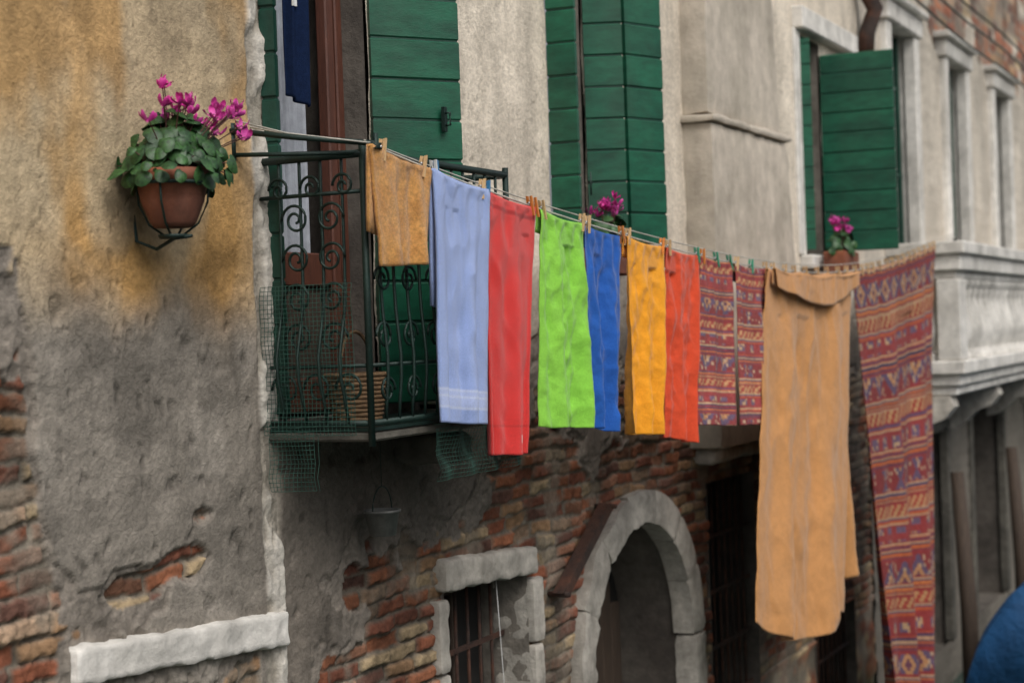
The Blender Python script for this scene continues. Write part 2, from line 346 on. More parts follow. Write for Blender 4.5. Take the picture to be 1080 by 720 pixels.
def roughbox(name,verts8,k,parent,n=(10,4,10),amp=.006,seed=1,mb=None,smooth=True):
    own=mb is None
    if own: mb=MB()
    c=[Vector(v) for v in verts8]
    def pt(u,v,w_):
        a=c[0].lerp(c[1],u);b1=c[3].lerp(c[2],u);d=c[4].lerp(c[5],u);e=c[7].lerp(c[6],u)
        p=a.lerp(b1,v).lerp(d.lerp(e,v),w_)
        f=pn(p.x*11,p.y*9,p.z*11,seed)
        dr=Vector(((u-.5)*2 if u in(0,1) else 0,(v-.5)*2 if v in(0,1) else 0,(w_-.5)*2 if w_ in(0,1) else 0))
        edge=sum(1 for t in(u,v,w_) if t<.001 or t>.999)
        return p+dr*(f*amp*2.4)-dr*(amp*.9*(edge-1))
    def face(fn,a,b_):
        vs=[fn(i/a,j/b_) for i in range(a+1) for j in range(b_+1)]
        fs=[(i*(b_+1)+j,(i+1)*(b_+1)+j,(i+1)*(b_+1)+j+1,i*(b_+1)+j+1) for i in range(a) for j in range(b_)]
        mb.add(vs,fs,k,smooth)
    face(lambda i,j:pt(i,0,j),n[0],n[2]);face(lambda i,j:pt(1-i,1,j),n[0],n[2])
    face(lambda i,j:pt(0,1-i,j),n[1],n[2]);face(lambda i,j:pt(1,i,j),n[1],n[2])
    face(lambda i,j:pt(i,1-j,0),n[0],n[1]);face(lambda i,j:pt(i,j,1),n[0],n[1])
    if own: return mb.done(name,parent)
def b8(x0,x1,y0,y1,z0,z1): return [(x0,y0,z0),(x1,y0,z0),(x1,y1,z0),(x0,y1,z0),(x0,y0,z1),(x1,y0,z1),(x1,y1,z1),(x0,y1,z1)]
mb=MB()
v=b8(9.05,10.85,-.2,.1,2.86,4.80);v[5]=(10.55,-.2,4.8);v[6]=(10.55,.1,4.8)
roughbox('',v,'chim',None,(26,6,28),.008,3,mb)
v=b8(9.02,10.60,-.222,.1,4.80,4.85);roughbox('',v,'chim',None,(24,4,3),.006,4,mb)
v=b8(9.06,10.5,-.18,.1,4.85,9.0);v[5]=(10.1,-.16,9);v[6]=(10.1,.1,9);roughbox('',v,'chim',None,(24,4,50),.008,5,mb)
v=b8(9.12,10.7,-.14,.1,2.76,2.86);roughbox('',v,'stone',None,(24,4,3),.012,6,mb)
mb.done("chimney_breast",houseA)
mb=MB()
v=[(3.69,-.045,2.585),(4.80,-.045,2.50),(4.80,.05,2.50),(3.69,.05,2.585),(3.70,-.04,2.70),(4.80,-.045,2.625),(4.80,.05,2.625),(3.70,.05,2.70)]
roughbox('',v,'stone_w',None,(80,4,10),.006,7,mb)
v=[(5.94,-.05,2.505),(6.84,-.05,2.455),(6.84,.05,2.455),(5.94,.05,2.505),(5.95,-.05,2.645),(6.84,-.05,2.585),(6.84,.05,2.585),(5.95,.05,2.645)]
roughbox('',v,'stone',None,(50,4,8),.007,8,mb)
for i in range(4):
    roughbox('',b8(6.80,6.90+.02*(i%2),-.035,.2,1.2+.31*i,1.2+.31*i+.30),'stone',None,(8,12,14),.005,9+i,mb)
    roughbox('',b8(5.93-.02*(i%2),6.0,-.03,.2,1.2+.32*i,1.2+.32*i+.31),'stone',None,(6,12,14),.005,19+i,mb)
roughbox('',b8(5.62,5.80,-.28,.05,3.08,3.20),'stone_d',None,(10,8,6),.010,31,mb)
mb.done("stone_trim",houseA)
mb=MB()
for (x0,x1,z0,z1,y) in [(6.0,6.8,1.2,2.5,.14),(9.3,10.2,.9,2.63,.06),(11.5,12.6,.7,1.4,.06)]:
    k=int((x1-x0)/.11)
    for i in range(1,k): x=x0+(x1-x0)*i/k;mb.tube([(x,y,z0),(x,y,z1)],.009,'rust')
    k=max(2,int((z1-z0)/.3))
    for i in range(1,k): zz=z0+(z1-z0)*i/k;mb.box(x0,x1,y-.012,y-.004,zz-.012,zz+.012,'rust')
mb.bbox(6.0,6.05,.18,.22,1.2,2.5,'dwood');mb.bbox(6.38,6.44,.18,.22,1.2,2.5,'dwood');mb.bbox(6.05,6.8,.18,.22,2.42,2.5,'dwood')
mb.tube([(6.52,.02,2.5),(6.53,.0,2.0),(6.52,0,1.2)],.002,'pegwh',4)
mb.done("window_bars",houseA)
# arch doorway
mb=MB();cxA,czA=8.17,1.79
def wedge(a0,a1,r0,r1,y0,y1,k,seed):
    n=10;m=5
    def pt(i,j,y):
        a=a0+(a1-a0)*i/n;r=r0+(r1-r0)*j/m
        q=pn(a*6.,r*12.,y*5,seed)
        e=(i in(0,n))+(j in(0,m));rr=r+q*.02*(j in(0,m))
        return (cxA+rr*math.cos(a),y+q*.022*(y<0)+.008*e*(y<0),czA+rr*math.sin(a)*1.02)
    fr=[pt(i,j,y0) for i in range(n+1) for j in range(m+1)]
    mb.add(fr,[(i*(m+1)+j,(i+1)*(m+1)+j,(i+1)*(m+1)+j+1,i*(m+1)+j+1) for i in range(n) for j in range(m)],k,True)
    for j in (0,m):
        vs=[]
        for i in range(n+1): vs+=[pt(i,j,y0),pt(i,j,y1)]
        mb.add(vs,[(2*i,2*i+1,2*i+3,2*i+2) for i in range(n)],k,True)
    for i in (0,n):
        vs=[]
        for j in range(m+1): vs+=[pt(i,j,y0),pt(i,j,y1)]
        mb.add(vs,[(2*j,2*j+1,2*j+3,2*j+2) for j in range(m)],k,True)
nb=7
for i in range(nb):
    a0=math.pi*i/nb+.003;a1=math.pi*(i+1)/nb-.003;o=random.uniform(-.012,.012)
    wedge(a0,a1,.722,.90+o,-.055+o*.6,.09,'stone',i)
for sgn in (-1,1):
    z=.4
    while z<1.77:
        ze=min(z+.695,1.785);a,c=sorted((cxA+sgn*.722,cxA+sgn*.895))
        roughbox('',b8(a,c,-.055,.09,z,ze-.004),'stone',None,(8,4,24),.006,int(z*9)+sgn,mb);z+=.695
n=24
prof=[(cxA+.74,.4)]+[(cxA+.74*math.cos(math.pi*i/n),czA+.755*math.sin(math.pi*i/n)) for i in range(n+1)]+[(cxA-.74,.4)]
vs=[];fs=[]
for x,z in prof: vs+=[(x,.08,z),(x,.44,z)]
for i in range(len(prof)-1): fs.append((2*i,2*i+1,2*i+3,2*i+2))
mb.add(vs,fs,'reveal_d',True)
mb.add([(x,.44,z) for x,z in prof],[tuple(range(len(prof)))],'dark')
for i in range(9):
    x=cxA-.6+i*.135;hh=math.sqrt(max(.0,.6**2-(x+.06-cxA)**2));mb.bbox(x,x+.128,.38,.42,.4,czA+hh*.75,'dwood')
roughbox('',b8(cxA-.95,cxA+.95,-.25,.4,.28,.4),'stone',None,(20,4,3),.006,77,mb)
mb.done("arched_doorway",houseA)
mb=MB();mb.hexa([(7.03,-.08,2.33),(7.09,-.08,2.30),(7.09,-.02,2.30),(7.03,-.02,2.33),(7.62,-.08,2.70),(7.69,-.08,2.68),(7.69,-.02,2.68),(7.62,-.02,2.70)],'rust')
mb.tube([(7.66,.02,2.68),(7.66,-.1,2.68)],.014,'rust');mb.tube([(7.06,.02,2.32),(7.06,-.1,2.32)],.014,'rust');mb.done("rusty_iron_brace")
# ------------------------------------------------------------------ iron balcony
bal=empty("iron_balcony",(5.3,-.2,3.3))
x0,x1,yf,zt=4.76,5.85,-.44,4.235
mb=MB()
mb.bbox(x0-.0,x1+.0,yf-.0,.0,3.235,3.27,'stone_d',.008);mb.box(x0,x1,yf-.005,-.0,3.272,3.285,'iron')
def rail(z,r=.012):
    mb.tube([(x0,0,z),(x0,yf,z)],r,'iron');mb.tube([(x0,yf,z),(x1,yf,z)],r,'iron');mb.tube([(x1,yf,z),(x1,0,z)],r,'iron')
for z,r in((zt,.015),(zt-.13,.008),(3.30,.012),(3.50,.008)): rail(z,r)
mb.tube([(x0,yf,3.22),(x0,yf,zt+.03)],.014,'iron');mb.tube([(x1,yf,3.22),(x1,yf,zt+.03)],.014,'iron')
def bar(x,y,nx,ny,q=.055):
    P=[]
    for i in range(13):
        t=i/12;z=3.30+(zt-3.30)*t;bb=q*math.exp(-((t-.22)/.16)**2);P.append((x+nx*bb,y+ny*bb,z))
    mb.tube(P,.0065,'iron',5)
for i in range(1,12): bar(x0+(x1-x0)*i/12,yf,0,-1,.02)
for i in range(1,5): bar(x0,yf*i/5,-1,0)
for i in range(1,5): bar(x1,yf*i/5,1,0)
def scroll(o,ex,R,turns=1.6,flip=1,r=.0055):
    P=[]
    for i in range(34):
        t=i/33;a=t*turns*2*math.pi;rr=R*(1-t*.82)
        P.append((o[0]+ex[0]*rr*math.cos(a)*flip,o[1]+ex[1]*rr*math.cos(a)*flip,o[2]+rr*math.sin(a)))
    mb.tube(P,r,'iron',5)
for zc in (3.60,3.74,3.88,4.02):
    for yy,fl in((-.155,1),(-.30,-1)): scroll((x0-.004,yy,zc),(0,1),.058,1.7,fl)
for zc,R in ((3.42,.06),(4.13,.045)):
    for yy in (-.09,-.225,-.36): scroll((x0-.004,yy,zc),(0,1),R,1.5,1)
for zc in (3.60,3.80,4.0):
    for i in range(6): scroll((x0+.10+.18*i,yf-.004,zc),(1,0),.055,1.6,1 if i%2 else -1)
for i in range(6): scroll((x0+.10+.18*i,yf-.01,3.41),(1,0),.05,1.6,1)
mb.done("railing",bal)
mb=MB()
def net(o,eu,ev,nu,nv,sp=.017,wig=.0):
    o=Vector(o);eu=Vector(eu);ev=Vector(ev)
    def pt(i,j):
        p=o+eu*(i*sp)+ev*(j*sp);q=wig*(math.sin(i*.5+j*.3)+math.sin(j*.7));return p+eu.cross(ev)*q
    for i in range(nu+1):
        mb.tube([pt(i,j) for j in range(0,nv+1,3)],.0012,'net',3,caps=False)
    for j in range(nv+1):
        mb.tube([pt(i,j) for i in range(0,nu+1,2)],.0012,'net',3,caps=False)
net((x0-.03,-.01,3.26),(0,-1,0),(0,0,1),24,33,.016,.004)
net((x0-.03,-.03,3.06),(0,-1,.03),(0,0,1),13,14,.016,.008)
net((5.15,yf-.03,3.06),(1,.02,0),(0,0,1),46,13,.016,.012)
mb.done("wire_netting",bal)
mb=MB();c=(5.02,-.22,3.29)
for i in range(11):
    z=.012+i*.016;r=.085+.03*i/10
    mb.tube([(c[0]+r*math.cos(a)*(1+.03*math.sin(9*a+i*math.pi)),c[1]+r*math.sin(a),c[2]+z) for a in [2*math.pi*j/36 for j in range(36)]],.008,'wicker',5,closed=True)
mb.lathe(c,[(0,.004),(.085,.004)],'wicker',20)
mb.tube([(c[0]+.11*math.cos(math.pi*j/14),c[1],c[2]+.18+.15*math.sin(math.pi*j/14)) for j in range(15)],.007,'wicker',6)
mb.done("wicker_basket")
mb=MB();c=(5.33,-.12,2.83);mb.lathe(c,[(0,0),(.05,0),(.065,.09),(.072,.09),(.072,.10),(.06,.10),(.046,.012),(0,.012)],'greypot',18)
mb.tube([(c[0]+.07*math.cos(math.pi*j/12),c[1],c[2]+.1+.09*math.sin(math.pi*j/12)) for j in range(13)],.003,'iron',5)
mb.tube([(c[0],c[1],c[2]+.19),(c[0],c[1],3.235)],.002,'iron',4);mb.done("hanging_bucket")
# ------------------------------------------------------------------ clothesline
RX=[4.744,5.106,5.523,5.969,6.423,6.832,7.345,7.792,8.301,8.887,9.747,10.644,11.74,13.107,13.95]
RZ=[4.25,4.196,4.155,4.108,4.060,4.018,3.985,3.960,3.934,3.912,3.898,3.918,4.02,4.175,4.275]
pc=np.polyfit(RX,RZ,5)
def rz(s): return np.polyval(pc,s)
def ry(s): return -.505-.0129*(np.asarray(s,dtype=float)-4.7)
cl=empty("clothesline",(9,-.55,4))
mb=MB()
mb.tube([(s,float(ry(s)),float(rz(s))) for s in np.linspace(4.72,13.96,120)],.0042,'rope',5)
mb.tube([(s,float(ry(s))+.03,float(rz(s))+.02+.03*math.sin(math.pi*(s-4.72)/9.24)) for s in np.linspace(4.72,13.96,80)],.0032,'rope',5)
mb.tube([(4.62,.0,4.375),(4.66,-.2,4.315),(4.72,-.5,4.262)],.003,'rope',5);mb.tube([(4.70,.0,4.36),(4.70,-.25,4.30),(4.735,-.5,4.258)],.003,'rope',5)
mb.done("rope",cl)
mb=MB();mb.tube([(4.585,.0,4.335),(4.66,-.22,4.30),(4.74,-.5,4.262)],.010,'iron',8)
mb.tube([(4.60,.0,4.25),(4.66,-.16,4.245),(4.76,-.44,4.238)],.008,'iron',8)
mb.tube([(4.60,-.01,4.23),(4.60,-.01,4.36)],.012,'iron',8)
mb.lathe((4.735,-.505,4.245),[(0,-.004),(.028,-.004),(.02,.006),(.028,.016),(0,.016)],'iron',14)
mb.tube([(13.95,-.62,4.275),(13.98,-.60,4.25),(13.98,-.56,4.22)],.01,'iron',6)
mb.done("bracket",cl)
# ------------------------------------------------------------------ cloths
def cloth(name,sL,sR,bL,bR,mt,res=.011,nf=2.5,amp=.012,bot=.03,pegs=2,dip=.012,crum=.004,cs=9,colf=None,seed=0,yo=0.,flap=.10,th=.005,edgewob=.006,parent=None,bshape=None,sag=None,fine=0.):
    Wd=sR-sL;H=float(rz((sL+sR)/2))-(bL[1]+bR[1])/2
    nu=max(12,int(Wd/res));nv=max(12,int(H/res))
    fl=list(np.linspace(-flap,-.008,6))
    vv=np.array(fl+list(np.linspace(0,1,nv)*H))
    u=np.linspace(0,1,nu);U,V=np.meshgrid(u,vv,indexing='ij')
    T=np.clip(V/H,0,1)
    st=sL+Wd*U;sb=bL[0]+(bR[0]-bL[0])*U
    te=T**.9
    s=st*(1-te)+sb*te
    pegd=np.abs(np.sin(np.pi*U*(pegs-1)))
    zt_=rz(st)-.004-dip*pegd*np.exp(-T*3)*1.0
    if sag is not None: zt_=zt_-sag(U)
    zbm=bL[1]+(bR[1]-bL[1])*U
    if bshape is not None: zbm=zbm+bshape(U)
    z=zt_*(1-T)+zbm*T
    ph=seed*1.7
    wv=fbm(U*1.5+seed,T*1.2,2,seed+5)*2.2
    A=amp*(.35+.65*sst(0,.25,T))+bot*T**1.5
    fold=A*(np.sin(2*np.pi*nf*U+ph+wv)+.45*np.sin(2*np.pi*nf*2.3*U+ph*2+wv*1.7))
    pin=np.exp(-T*H/.10)
    fold=fold*(1-.7*pin)
    wx_=fbm(s*3+seed,z*2,3,seed+31)*1.2
    cr=fbm(s*cs*1.3+seed*3+wx_,z*cs*.6+wx_,3,seed+9)-.5
    rid=np.abs(fbm(s*cs*1.6+7+wx_,z*cs*.7+seed-wx_,2,seed+19)-.5)
    rid2=np.abs(fbm(s*cs*2.6+2-wx_*2,z*cs*1.5+seed+wx_*2,2,seed+29)-.5)
    damp=1-.7*np.abs(2*U-1)**5
    y=ry(s)+yo+fold-(crum*(cr*2-rid*2.5)-fine*rid2*2)*sst(0,.08,T)*damp
    radial=np.exp(-T*H/.22)*.007*np.sin(U*np.pi*9+seed)*(pegs==2)
    y=y+radial*sst(0,.03,T)
    s=s+edgewob*(fbm(V*5,U*0+seed,3,seed)-.5)*2*(np.abs(U-.5)*2)+bot*.3*T*np.cos(2*np.pi*nf*U+ph)
    z=z+edgewob*(fbm(U*4,V*0+seed,3,seed+2)-.5)*T*1.6
    back=V<0
    y=np.where(back,ry(s)+yo+.011+.01*np.clip(-V/flap,0,1),np.where(T<.12,np.minimum(y,ry(s)+yo+.01)-.006,y-.006))
    z=np.where(back,rz(st)+.004+V*1.0-dip*pegd*.5-(sag(U) if sag is not None else 0),z)
    P=np.stack([s,y,z],-1)
    col=colf(U*Wd,V,U,T) if colf else None
    return gridmesh(name,P,col,mt,None,parent,False,th)
def c_blue(Um,Vm,U,T):
    C=np.zeros(U.shape+(3,))+np.array([.32,.42,.74]);
    st=((T>.875)&(T<.93));C[st]=[.42,.50,.77];
    for a in (.865,.895,.915,.94): C[np.abs(T-a)<.004]=[.54,.60,.80]
    C*=(.92+.16*fbm(Um*9,Vm*5,4,7))[...,None]
    C[np.abs(U-.5)<.012]*=.93
    return C
def c_red(Um,Vm,U,T):
    C=np.zeros(U.shape+(3,))+np.array([.72,.045,.040]);C*=(.86+.24*fbm(Um*9,Vm*5,4,8))[...,None]
    C[np.abs(T-.045)<.006]=[.45,.01,.01];C[np.abs(T-.89)<.004]*=.8
    e=((U-.68)/.17)**2+((T-.94)/.028)**2;C[e<1]=[.78,.74,.72];C[(e<.6)]=[.50,.04,.06];C[(e<.25)]=[.72,.66,.62]
    return C
cloth("ochre_towel",4.70,5.09,(4.74,3.84),(5.03,3.85),'t_ochre',nf=1.5,amp=.012,bot=.010,seed=1,yo=-.005,th=.012,flap=.3,crum=.012,cs=10,fine=.004)
cloth("light_blue_towel",5.106,5.523,(5.07,3.285),(5.485,3.245),'t_blue',.008,nf=1.6,amp=.010,bot=.016,seed=2,th=.014,colf=c_blue,crum=.013,cs=7,flap=.5,yo=-.01,fine=.002)
cloth("red_towel",5.51,5.944,(5.52,3.127),(5.82,3.108),'t_red',.008,nf=1.5,amp=.013,bot=.018,seed=3,th=.010,colf=c_red,yo=-.0,crum=.014,cs=7,flap=.2,fine=.002)
cloth("green_napkin",5.987,6.415,(5.95,3.206),(6.38,3.167),'c_green',.007,nf=1.6,amp=.011,bot=.018,seed=4,crum=.020,cs=8,th=.003,fine=.011,edgewob=.012)
cloth("blue_napkin",6.43,6.845,(6.44,3.165),(6.77,3.123),'c_royal',.007,nf=1.7,amp=.012,bot=.020,seed=5,crum=.020,cs=8,th=.003,yo=.01,fine=.011,edgewob=.012)
cloth("yellow_napkin",6.87,7.32,(6.82,3.112),(7.20,3.086),'c_yel',.007,nf=1.8,amp=.012,bot=.020,seed=6,crum=.020,cs=8,th=.003,fine=.011,edgewob=.012)
cloth("orange_red_napkin",7.365,7.79,(7.31,3.06),(7.63,3.015),'c_or',.008,nf=1.6,amp=.012,bot=.018,seed=7,crum=.018,cs=8,th=.003,fine=.010,edgewob=.012)
def pattern(Um,Vm,per,cell,seed=0):
    Vp=np.mod(Vm+seed*.13,per)/per
    C=np.zeros(Um.shape+(3,))+np.array([.20,.030,.030])
    cu=np.floor(Um/cell);cv=np.floor(Vm/cell)
    def stp(a,b_,c): C[(Vp>=a)&(Vp<b_)]=c
    stp(.00,.02,[.34,.20,.12]);stp(.02,.045,[.04,.03,.06]);stp(.045,.07,[.36,.09,.03]);stp(.07,.10,[.12,.035,.05])
    stp(.385,.40,[.38,.25,.15]);stp(.40,.425,[.07,.045,.08]);stp(.425,.45,[.38,.12,.04]);stp(.45,.47,[.17,.03,.035]);stp(.47,.485,[.30,.15,.08])
    stp(.50,.51,[.34,.22,.13]);stp(.655,.665,[.34,.22,.13]);stp(.665,.69,[.09,.05,.09]);stp(.69,.72,[.32,.07,.03]);stp(.72,.73,[.36,.24,.14])
    stp(.93,.945,[.36,.24,.14]);stp(.945,.965,[.30,.06,.03]);stp(.965,.985,[.06,.035,.07])
    b1=(Vp>=.13)&(Vp<.36);dm=np.abs(np.mod(cu,12)-6)+np.abs(np.mod(cv,12)-6)
    C[b1]=[.17,.03,.03];C[b1&(dm<7)]=[.09,.06,.10];C[b1&(dm<4)]=[.34,.17,.08];C[b1&(dm<2)]=[.10,.04,.06];C[b1&(hsh(cu,cv,3)<.10)]=[.34,.24,.16]
    b2=(Vp>=.52)&(Vp<.64);zz=np.mod(cu+cv,4)<2;C[b2]=[.24,.04,.03];C[b2&zz]=[.34,.19,.09]
    b3=(Vp>=.75)&(Vp<.91);mm=(np.mod(cu,9)<5)&(np.mod(cv,6)<4);C[b3]=[.21,.035,.035];C[b3&mm]=[.11,.07,.11];C[b3&mm&(hsh(cu,cv,7)<.3)]=[.36,.23,.13]
    C*=(.8+.4*hsh(np.floor(Um/.006),np.floor(Vm/.006),1))[...,None]
    C*=(.85+.3*fbm(Um*3,Vm*3,3,seed+50))[...,None]
    return C
cloth("striped_runner",7.83,8.27,(7.72,3.095),(8.19,3.058),'pat',.008,nf=1.4,amp=.008,bot=.014,seed=8,crum=.008,th=.004,colf=lambda a,b,c,d:pattern(a,b,.30,.012,1)*1.5+.015)
cloth("striped_runner.001",8.34,8.86,(8.31,3.055),(8.86,3.02),'pat',.008,nf=1.6,amp=.009,bot=.016,seed=9,crum=.008,th=.004,colf=lambda a,b,c,d:pattern(a,b,.30,.012,3)*1.5+.015)
sh=empty("orange_bedsheet",(9.6,-.6,3))
cloth("back_layer",9.30,10.62,(9.6,1.86),(10.90,1.92),'c_sheet',.018,nf=2.2,amp=.02,bot=.05,seed=11,crum=.018,cs=3,th=.003,yo=.06,pegs=4,parent=sh,fine=.006,edgewob=.03)
cloth("front_layer",8.80,10.54,(8.38,1.98),(10.15,1.74),'c_sheet',.013,nf=1.7,amp=.026,bot=.035,seed=12,crum=.026,cs=3,th=.003,yo=-.035,pegs=4,dip=.03,parent=sh,bshape=lambda U:-.15*np.sin(np.pi*np.clip(U*1.1,0,1)),fine=.007,edgewob=.03)
cloth("folded_top",8.80,10.56,(8.84,3.80),(10.54,3.82),'c_sheet',.012,nf=2.0,amp=.006,bot=.008,seed=12,crum=.014,cs=4,th=.003,yo=-.075,pegs=4,dip=.02,parent=sh,bshape=lambda U:-.11*np.abs(np.sin(np.pi*U))**.9+.015*np.sin(7*U),sag=lambda U:.01*np.sin(np.pi*U),fine=.006)
cloth("woven_bedspread",10.64,13.107,(11.38,.72),(12.5,.45),'pat',.0125,nf=2.2,amp=.02,bot=.05,seed=14,crum=.012,cs=2,th=.005,pegs=9,dip=.012,colf=lambda a,b,c,d:pattern(a,b,.70,.026,0)*1.2)
u=np.linspace(0,1,22);t=np.linspace(0,1,60);Uu,Tt=np.meshgrid(u,t,indexing='ij')
Pn=np.stack([4.835+.075*Uu+.012*np.sin(Uu*7+Tt*2),-.085-.035*Uu+.014*np.sin(Uu*11+Tt*1.5),5.25-.77*Tt-.04*Uu*Tt],-1)
gridmesh("navy_towel",Pn,None,'c_navy',solid=.008)
mb=MB();mb.box(4.852,4.875,-.115,-.108,4.80,4.84,'pegwh');mb.tube([(4.80,-.05,5.26),(4.95,-.15,5.25)],.006,'iron');mb.done("towel_hook_and_tag")
# ------------------------------------------------------------------ pegs
mb=MB()
def peg(s,k,tilt=0.):
    y=float(ry(s));z=float(rz(s));t=tilt
    for sg in (-1,1):
        w_=.0055
        pr=[(sg*.013,.038),(sg*.004,.036),(sg*.003,-.0),(sg*.0075,-.042),(sg*.0145,-.042),(sg*.014,.0)]
        P=[]
        for dx in (-w_,w_):
            for (a,b_) in pr: P.append((s+dx+t*b_,y+a-.004,z+b_))
        n=6;fs=[tuple(range(n))[::-1],tuple(range(n,2*n))]+[(i,(i+1)%n,n+(i+1)%n,n+i) for i in range(n)]
        mb.add(P,fs,k)
    mb.tube([(s-.009,y,z+.008),(s+.009,y,z+.008)],.006,'steel',8)
pk=[(4.78,'pegw'),(5.05,'pegw'),(5.13,'pegwh'),(5.14,'pegb'),(5.49,'pegw'),(5.53,'pegb'),(5.90,'pego'),(5.94,'pego'),(6.01,'pegw'),(6.39,'pegw'),(6.45,'pegw'),(6.82,'pego'),(6.89,'pegw'),(7.30,'pego'),(7.385,'pegw'),(7.77,'pegg'),(7.85,'pego'),(8.05,'pegg'),(8.25,'pegg'),(8.36,'pegw'),(8.60,'pegg'),(8.84,'pegw')]
for s,k in pk: peg(s,k,random.uniform(-.35,.35))
for s in np.linspace(8.95,10.5,8): peg(float(s)+random.uniform(-.03,.03),'pegw',random.uniform(-.3,.3))
for s in np.linspace(10.68,13.05,15): peg(float(s)+random.uniform(-.03,.03),'pegw',random.uniform(-.25,.25))
mb.done("clothespins")
# ------------------------------------------------------------------ cyclamens
def cyclamen(name,c,R,nleaf,nfl,pot='round',fl_h=.2,lean=(0,0),seed=1,bx=.2):
    rnd=random.Random(seed);e=empty(name,c);x,y,z=c
    mb=MB()
    if pot=='round':
        mb.lathe((x,y,z),[(0,-.18),(.06,-.18),(.072,-.165),(.098,-.10),(.110,-.04),(.119,-.038),(.121,-.002),(.112,0),(.10,-.02),(0,-.03)],'terra',28)
    else:
        mb.bbox(x-bx,x+bx,y-.08,y+.08,z-.16,z,'terra',.008)
    mb.done("pot",e)
    mb=MB()
    for i in range(nleaf):
        a=rnd.uniform(0,2*math.pi);el=rnd.uniform(0,1)**.75;rr=R*(.25+.85*el)*rnd.uniform(.75,1.15)
        px=x+rr*math.cos(a)*(1 if pot=='round' else bx/R*1.05)+lean[0]*.15;py=y+rr*math.sin(a)*(.8)
        if py>-.02: py=-.02-rnd.random()*.03
        pz=z+.02+.15*(1-el**1.6)*rnd.uniform(.5,1.15)-.08*el*rnd.random()
        nrm=Vector((math.cos(a)*el*1.3,math.sin(a)*el*1.3-.25,.9-.4*el)).normalized()
        nrm=(nrm+Vector([rnd.uniform(-.5,.5) for _ in range(3)])).normalized()
        tdir=(Vector((math.cos(a),math.sin(a),-.3))-nrm*Vector((math.cos(a),math.sin(a),-.3)).dot(nrm)).normalized();sd=nrm.cross(tdir)
        sz=rnd.uniform(.018,.034);cpt=Vector((px,py,pz));vs=[cpt+nrm*.006];m=14
        for j in range(m):
            t=2*math.pi*j/m;rad=sz*(1-.42*max(0,-math.cos(t))**6+.18*max(0,math.cos(t))**4)*(1+.06*math.sin(7*t))
            vs.append(cpt+tdir*(rad*math.cos(t)*1.1)+sd*(rad*math.sin(t))-nrm*(.010*abs(math.sin(t))+.008*math.cos(t)**2))
        mb.add(vs,[(0,1+j,1+(j+1)%m) for j in range(m)],'leaf',True)
        mb.tube([cpt-nrm*.002,(px*.5+x*.5,py*.5+y*.5,z+.02),(x*.8+px*.2,y*.8+py*.2,z-.02)],.0018,'stem',4)
    mb.done("leaves",e)
    mb=MB()
    for i in range(nfl):
        a=rnd.uniform(0,2*math.pi);rr=R*rnd.uniform(.1,.8)
        fx=x+rr*math.cos(a)*(1 if pot=='round' else bx/R)+lean[0]*rnd.uniform(-.35,1);fy=min(-.04,y+rr*math.sin(a)*.7+lean[1]*rnd.uniform(0,1));fz=z+fl_h*rnd.uniform(.75,1.3)-abs(fx-x)*.35
        bxp=x+(fx-x)*.25;byp=y+(fy-y)*.25
        mb.tube([(bxp,byp,z),(bxp*.5+fx*.5,byp*.5+fy*.5,z+(fz-z)*.65),(fx,fy,fz+.006),(fx+.006,fy-.008,fz-.002)],.002,'stem',5)
        ax=Vector((rnd.uniform(-.8,.8),rnd.uniform(-.8,.2),1)).normalized();u_=ax.orthogonal().normalized();w2=ax.cross(u_)
        c0=Vector((fx,fy,fz));sc=rnd.uniform(.65,1.0)
        for j in range(5):
            t=2*math.pi*j/5+rnd.uniform(-.4,.4);o=u_*math.cos(t)+w2*math.sin(t);sd=ax.cross(o)
            Ls=rnd.uniform(.026,.036)*sc;tw=rnd.uniform(-1.1,1.1);sp=rnd.uniform(.8,2.0);vs=[];K=5
            for q in range(K+1):
                f=q/K;wd=.0115*sc*math.sin(math.pi*(.12+.80*f))**.8;p=c0+o*(.003+.014*sp*math.sin(f*1.7))+ax*(Ls*f-.006*(1-f))
                s2=(sd*math.cos(tw*f)+o*math.sin(tw*f));vs+=[p-s2*wd,p+o*.003,p+s2*wd]
            fs=[]
            for q in range(K):
                for d_ in (0,1): fs.append((q*3+d_,q*3+d_+1,q*3+4+d_,q*3+3+d_))
            mb.add(vs,fs,'petal',True)
    mb.done("flowers",e)
    return e
e=cyclamen("potted_cyclamen",(4.06,-.17,4.145),.185,280,28,'round',.215,(.20,-.13),3)
mb=MB();c=(4.06,-.17,4.10)
mb.tube([(c[0]+.117*math.cos(a),c[1]+.117*math.sin(a),c[2]) for a in [2*math.pi*j/32 for j in range(32)]],.006,'iron',6,closed=True)
mb.tube([(c[0],-.052,c[2]),(c[0],.02,c[2])],.008,'iron');mb.tube([(c[0],.0,c[2]),(c[0],-.02,3.93),(c[0],-.10,3.90),(c[0],-.17,3.93),(c[0]+.0,-.24,3.935)],.006,'iron')
for a in (.3,1.9,3.5,5.1): mb.tube([(c[0]+.117*math.cos(a),c[1]+.117*math.sin(a),c[2]),(c[0]+.112*math.cos(a),c[1]+.112*math.sin(a),c[2]-.06),(c[0]+.08*math.cos(a),c[1]+.08*math.sin(a),c[2]-.125),(c[0]+.03*math.cos(a),c[1]+.03*math.sin(a),c[2]-.16)],.004,'iron',5)
mb.lathe((c[0],c[1],3.93),[(0,0),(.045,0),(.05,.012),(0,.014)],'iron',14)
mb.done("iron_ring",e)
cyclamen("cyclamen_planter",(7.33,-.24,4.02),.13,60,16,'box',.19,(0,0),5,.15)
cyclamen("cyclamen_planter.001",(11.66,-.24,4.10),.14,90,16,'box',.19,(0,0),9,.2)
